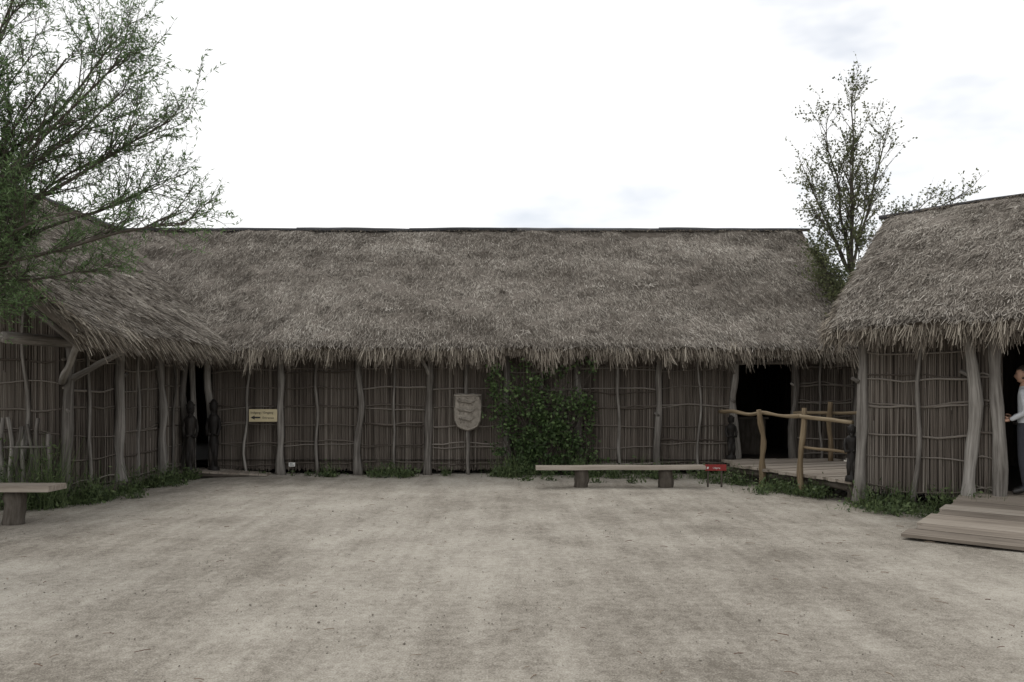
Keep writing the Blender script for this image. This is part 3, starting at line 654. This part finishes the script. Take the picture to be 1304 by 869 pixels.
# ============ PERSON (one skinned body)
def person(x,y,z,rotz,H):
    Pn=empty('standing_person'); k=H/1.75
    J={'pel':(0,0,.95),'bel':(0,.0,1.10),'che':(0,.005,1.30),'nek':(0,0,1.46),'hd':(0,-.01,1.56),
       'shL':(.17,0,1.41),'elL':(.22,.03,1.13),'wrL':(.17,-.17,1.02),'shR':(-.17,0,1.41),'elR':(-.22,.03,1.13),'wrR':(-.16,-.16,1.05),
       'hiL':(.09,0,.90),'knL':(.10,-.02,.50),'anL':(.10,.02,.09),'toL':(.11,-.15,.035),'hiR':(-.09,0,.90),'knR':(-.10,-.03,.50),'anR':(-.11,0,.09),'toR':(-.13,-.17,.035)}
    Rd={'pel':.135,'bel':.125,'che':.145,'nek':.058,'hd':.05,'shL':.07,'elL':.047,'wrL':.032,'shR':.07,'elR':.047,'wrR':.032,
        'hiL':.10,'knL':.068,'anL':.048,'toL':.038,'hiR':.10,'knR':.068,'anR':.048,'toR':.038}
    E=[('pel','bel'),('bel','che'),('che','nek'),('nek','hd'),('che','shL'),('shL','elL'),('elL','wrL'),('che','shR'),('shR','elR'),('elR','wrR'),
       ('pel','hiL'),('hiL','knL'),('knL','anL'),('anL','toL'),('pel','hiR'),('hiR','knR'),('knR','anR'),('anR','toR')]
    ks=list(J); me=bpy.data.meshes.new('body'); me.from_pydata([J[a] for a in ks],[(ks.index(a),ks.index(b)) for a,b in E],[])
    ob=bpy.data.objects.new('body_tmp',me); S.collection.objects.link(ob)
    m=ob.modifiers.new('s','SKIN'); m.use_smooth_shade=True
    for i,a in enumerate(ks):
        v=me.skin_vertices[0].data[i]; v.radius=(Rd[a],Rd[a]*(.75 if a in('pel','bel','che') else 1)); v.use_root=(a=='pel')
    s2=ob.modifiers.new('d','SUBSURF'); s2.levels=2; s2.render_levels=2
    bpy.context.view_layer.update()
    bm=bpy.data.meshes.new_from_object(ob.evaluated_get(bpy.context.evaluated_depsgraph_get())); bpy.data.objects.remove(ob)
    for mt in (M_shirt,M_trouser,M_skin,M_shoe): bm.materials.append(mt)
    for p in bm.polygons:
        c=p.center; p.use_smooth=True
        p.material_index=0
        if c.z>1.475 and abs(c.x)<.12: p.material_index=2
        elif c.z<.07 or (c.z<.10 and c.y<-.02): p.material_index=3
        elif c.z<.97 and abs(c.x)<.19 and c.y>-.13: p.material_index=1
    ob=bpy.data.objects.new('body',bm); S.collection.objects.link(ob); ob.parent=Pn
    import bmesh
    b=bmesh.new(); bmesh.ops.create_uvsphere(b,u_segments=24,v_segments=18,radius=1)
    for v in b.verts:
        X,Y,Z=v.co; zz=Z; w=.076*(1-.22*max(0,-zz)**1.5); dy=.096*(1-.12*max(0,-zz))
        v.co=(X*w,Y*dy-.012*max(0,-zz),Z*.118)
        if Y<-.55 and abs(X)<.3 and -.35<Z<.15: v.co.y-=.022*(1-abs(X)/.3)*(1-abs(Z+.18)/.35 if abs(Z+.18)<.35 else 0)
        if Y<-.5 and abs(X)<.5 and Z<-.75: v.co.y-=.012
        if Y<-.5 and .2<abs(X)<.55 and -.05<Z<.2: v.co.y+=.008
    hm=bpy.data.meshes.new('head'); b.to_mesh(hm); b.free(); hm.materials.append(M_skin)
    for p in hm.polygons: p.use_smooth=True
    h=bpy.data.objects.new('head',hm); h.location=(0,-.02,1.635); S.collection.objects.link(h); h.parent=Pn
    b=bmesh.new(); bmesh.ops.create_uvsphere(b,u_segments=24,v_segments=18,radius=1)
    dl_=[v for v in b.verts if (v.co.y<-.25 and v.co.z<.45) or v.co.z<-.55]; 
    bmesh.ops.delete(b,geom=dl_,context='VERTS')
    for v in b.verts: 
        q=1+.05*nz(v.co.x*6,v.co.y*6,v.co.z*6); v.co=(v.co.x*.087*q,v.co.y*.108*q,v.co.z*.13*q)
    hm=bpy.data.meshes.new('hair'); b.to_mesh(hm); b.free(); hm.materials.append(M_hair)
    for p in hm.polygons: p.use_smooth=True
    h=bpy.data.objects.new('hair',hm); h.location=(0,-.012,1.642); S.collection.objects.link(h); h.parent=Pn
    sk=MB(); dk=MB()
    for sgn in (-1,1):
        dk.tube([(sgn*.030,-.108,1.648),(sgn*.030,-.1015,1.648)],[.006,.01],8)
        sk.tube([(sgn*.078,-.02,1.665),(sgn*.086,-.01,1.64),(sgn*.078,-.02,1.605)],[.01,.014,.009],7)
        w=np.array([(.17 if sgn>0 else -.16),-.17 if sgn>0 else -.16,1.02 if sgn>0 else 1.05])
        dr=nrm(np.array([-.12*sgn,-.9,-.15])); sdv=np.array([0,.0,1.]) ; ins=np.array([-sgn,0,0.])
        sk.tube([w,w+dr*.045,w+dr*.09],[.030,.038,.034],10,sq=.6)
        for f in range(4):
            b0=w+dr*.085+sdv*(.026-.018*f); l=[.075,.082,.076,.06][f]
            sk.tube([b0-dr*.02,b0+dr*l*.45,b0+dr*l*.75+ins*.018,b0+dr*l*.85+ins*.04],[.0095,.0095,.0085,.007],7)
        sk.tube([w+dr*.02+sdv*.025,w+dr*.05+sdv*.05+ins*.015,w+dr*.085+sdv*.055+ins*.03],[.012,.011,.009],7)
    dk.tube([(-.022,-.104,1.575),(0,-.108,1.573),(.022,-.104,1.575)],[.003,.005,.003],6)
    sk.build('hands_and_ears',M_skin,Pn); dk.build('eyes_and_mouth',M_hair,Pn)
    mb=MB(); mb.tube([(0,.0,.955),(0,0,.99)],[.145,.145],20,sq=.8); mb.build('belt',M_shoe,Pn)
    Pn.location=(x,y,z); Pn.rotation_euler=(0,0,rotz); Pn.scale=(k,k,k)
pp=Wp(2.04,.16); person(pp[0],pp[1],.29,math.radians(-125),1.64)

# ============ GROUND
def axis(c,lo,hi,step):
    a=list(np.arange(lo,hi,step)); x=hi; s_=step; up=[]
    while x<600: up.append(x); s_*=1.35; x+=s_
    x=lo; s_=step; dn=[]
    while x>-600: s_*=1.35; x-=s_; dn.append(x)
    return np.array(sorted(dn)+a+up)
xs=axis(0,-9,9,.12); ys=axis(0,1,17,.12)
gx,gy=np.meshgrid(xs,ys,indexing='ij'); gz=np.zeros_like(gx)
for i in range(gx.shape[0]):
    for j in range(gx.shape[1]):
        if abs(gx[i,j])<15 and -3<gy[i,j]<20:
            gz[i,j]=.030*nz(gx[i,j]*.35,gy[i,j]*.35)+.010*nz(gx[i,j]*1.6,gy[i,j]*1.6,4)+.007*nz(gx[i,j]*4,gy[i,j]*4,8)-.012
K=gx.shape; idx=np.arange(gx.size).reshape(K)
F=np.stack([idx[:-1,:-1],idx[1:,:-1],idx[1:,1:],idx[:-1,1:]],-1).reshape(-1,4)
V=np.stack([gx,gy,gz],-1).reshape(-1,3)
m,nt,N,L=newmat('sand')
tc=N.new('ShaderNodeTexCoord')
def noi(sc,det=4,ro=.6,sx=(1,1,1),rot=0):
    mp=N.new('ShaderNodeMapping'); mp.inputs['Scale'].default_value=sx; mp.inputs['Rotation'].default_value=(0,0,rot); L.new(tc.outputs['Object'],mp.inputs[0])
    q=N.new('ShaderNodeTexNoise'); q.noise_dimensions='2D'; q.inputs['Scale'].default_value=sc; q.inputs['Detail'].default_value=det; q.inputs['Roughness'].default_value=ro; L.new(mp.outputs[0],q.inputs['Vector']); return q.outputs['Fac']
def cen(v,k): return mth(N,L,'MULTIPLY',mth(N,L,'SUBTRACT',v,.5),k)
big=noi(.3,3,.6); med=noi(1.4,3,.65); fine=noi(13,4,.8); grit=noi(75,3,.85)
trk=noi(1.3,4,.65,(3.0,.35,1),.55); trk2=noi(1.1,4,.6,(2.8,.32,1),-.95)
v=mth(N,L,'ADD',.5,cen(big,.85)); v=mth(N,L,'ADD',v,cen(med,.75)); v=mth(N,L,'ADD',v,cen(fine,1.1)); v=mth(N,L,'ADD',v,cen(grit,1.9)); v=mth(N,L,'ADD',v,cen(trk,.55)); v=mth(N,L,'ADD',v,cen(trk2,.4))
r=ramp(N,[(0,(.16,.141,.115)),(.3,(.265,.238,.20)),(.55,(.345,.315,.268)),(1,(.48,.445,.385))]); L.new(v,r.inputs[0])
b=N.new('ShaderNodeBsdfPrincipled'); b.inputs['Roughness'].default_value=.95; b.inputs['Specular IOR Level'].default_value=.15
L.new(r.outputs[0],b.inputs['Base Color'])
hh=mth(N,L,'ADD',mth(N,L,'MULTIPLY',fine,.6),mth(N,L,'MULTIPLY',grit,.35)); hh=mth(N,L,'ADD',hh,mth(N,L,'MULTIPLY',trk,.6))
bp=N.new('ShaderNodeBump'); bp.inputs['Strength'].default_value=.7; bp.inputs['Distance'].default_value=.024; L.new(hh,bp.inputs['Height']); L.new(bp.outputs[0],b.inputs['Normal'])
o=N.new('ShaderNodeOutputMaterial'); L.new(b.outputs[0],o.inputs[0])
mb=MB(); mb.add(V,F,.5,V); mb.build('ground',m)
mb=MB()
for _ in range(4200):
    y=3.2+11*random.random()**1.3; x=R(-1,1)*(.68*y+.3); s_=R(.002,.006)*(1.8 if random.random()<.04 else 1)
    a=R(0,6.28); dv=np.array([math.cos(a),math.sin(a),R(-.1,.1)])*s_
    p=np.array([x,y,-.005+s_*.4]); mb.tube([p-dv,p,p+dv],[s_*.6,s_*.9,s_*.5],5)
mb.build('gravel',M_pebble)
mb=MB()
for _ in range(240):
    y=3.4+11.5*random.random()**.8; x=R(-1,1)*.62*y; a=R(0,6.28); l=R(.012,.05); dv=np.array([math.cos(a),math.sin(a),0])*l
    p=np.array([x,y,.006]); mb.tube([p-dv,p+[R(-.01,.01),R(-.01,.01),.004],p+dv],R(.0015,.003),4)
mb.build('fallen_twigs',strandmat('twig',[(0,(.12,.06,.045)),(.5,(.2,.13,.09)),(1,(.28,.23,.17))]))

# ============ CAMERA, LIGHT, SKY
cam=bpy.data.cameras.new('camera'); co=bpy.data.objects.new('camera',cam); S.collection.objects.link(co)
cam.sensor_width=22.3; cam.lens=18.0; cam.shift_y=.0500; cam.clip_end=3000; cam.clip_start=.05
co.location=(0,0,1.6); co.rotation_euler=(math.radians(90),0,0); S.camera=co
el=math.radians(60); az=math.radians(-15)
sv=Vector((math.cos(el)*math.sin(az),math.cos(el)*math.cos(az),math.sin(el)))
sl=bpy.data.lights.new('sun','SUN'); sl.energy=.7; sl.angle=math.radians(25); sl.color=(1,.96,.90)
so=bpy.data.objects.new('sun',sl); S.collection.objects.link(so); so.rotation_euler=sv.to_track_quat('Z','Y').to_euler(); so.location=(0,0,20)
w=bpy.data.worlds.new('World'); S.world=w; w.use_nodes=True; N=w.node_tree.nodes; L=w.node_tree.links; N.clear()
sk=N.new('ShaderNodeTexSky'); sk.sky_type='NISHITA'; sk.sun_disc=False; sk.sun_elevation=el; sk.sun_rotation=az; sk.dust_density=2
tc=N.new('ShaderNodeTexCoord'); mp=N.new('ShaderNodeMapping'); mp.inputs['Scale'].default_value=(1,1,2.6); mp.inputs['Location'].default_value=(1.7,.4,.9); L.new(tc.outputs['Generated'],mp.inputs[0])
n1=N.new('ShaderNodeTexNoise'); n1.inputs['Scale'].default_value=2.4; n1.inputs['Detail'].default_value=5; n1.inputs['Roughness'].default_value=.55; L.new(mp.outputs[0],n1.inputs['Vector'])
sx=N.new('ShaderNodeSeparateXYZ'); L.new(tc.outputs['Generated'],sx.inputs[0])
cv=mth(N,L,'ADD',mth(N,L,'ADD',n1.outputs['Fac'],.055),mth(N,L,'MULTIPLY',sx.outputs['X'],-.22))
cr=ramp(N,[(.33,(.5,.5,.5)),(.46,(1,1,1))]); L.new(cv,cr.inputs[0])
cc=N.new('ShaderNodeMix'); cc.data_type='RGBA'; L.new(cr.outputs[0],cc.inputs[0]); L.new(sk.outputs[0],cc.inputs[6]); cc.inputs[7].default_value=(11.2,11.25,11.3,1)
bg=N.new('ShaderNodeBackground'); bg.inputs['Strength'].default_value=.1; L.new(cc.outputs[2],bg.inputs[0])
ow=N.new('ShaderNodeOutputWorld'); L.new(bg.outputs[0],ow.inputs[0])
S.view_settings.view_transform='Standard'; S.view_settings.look='None'; S.view_settings.exposure=0
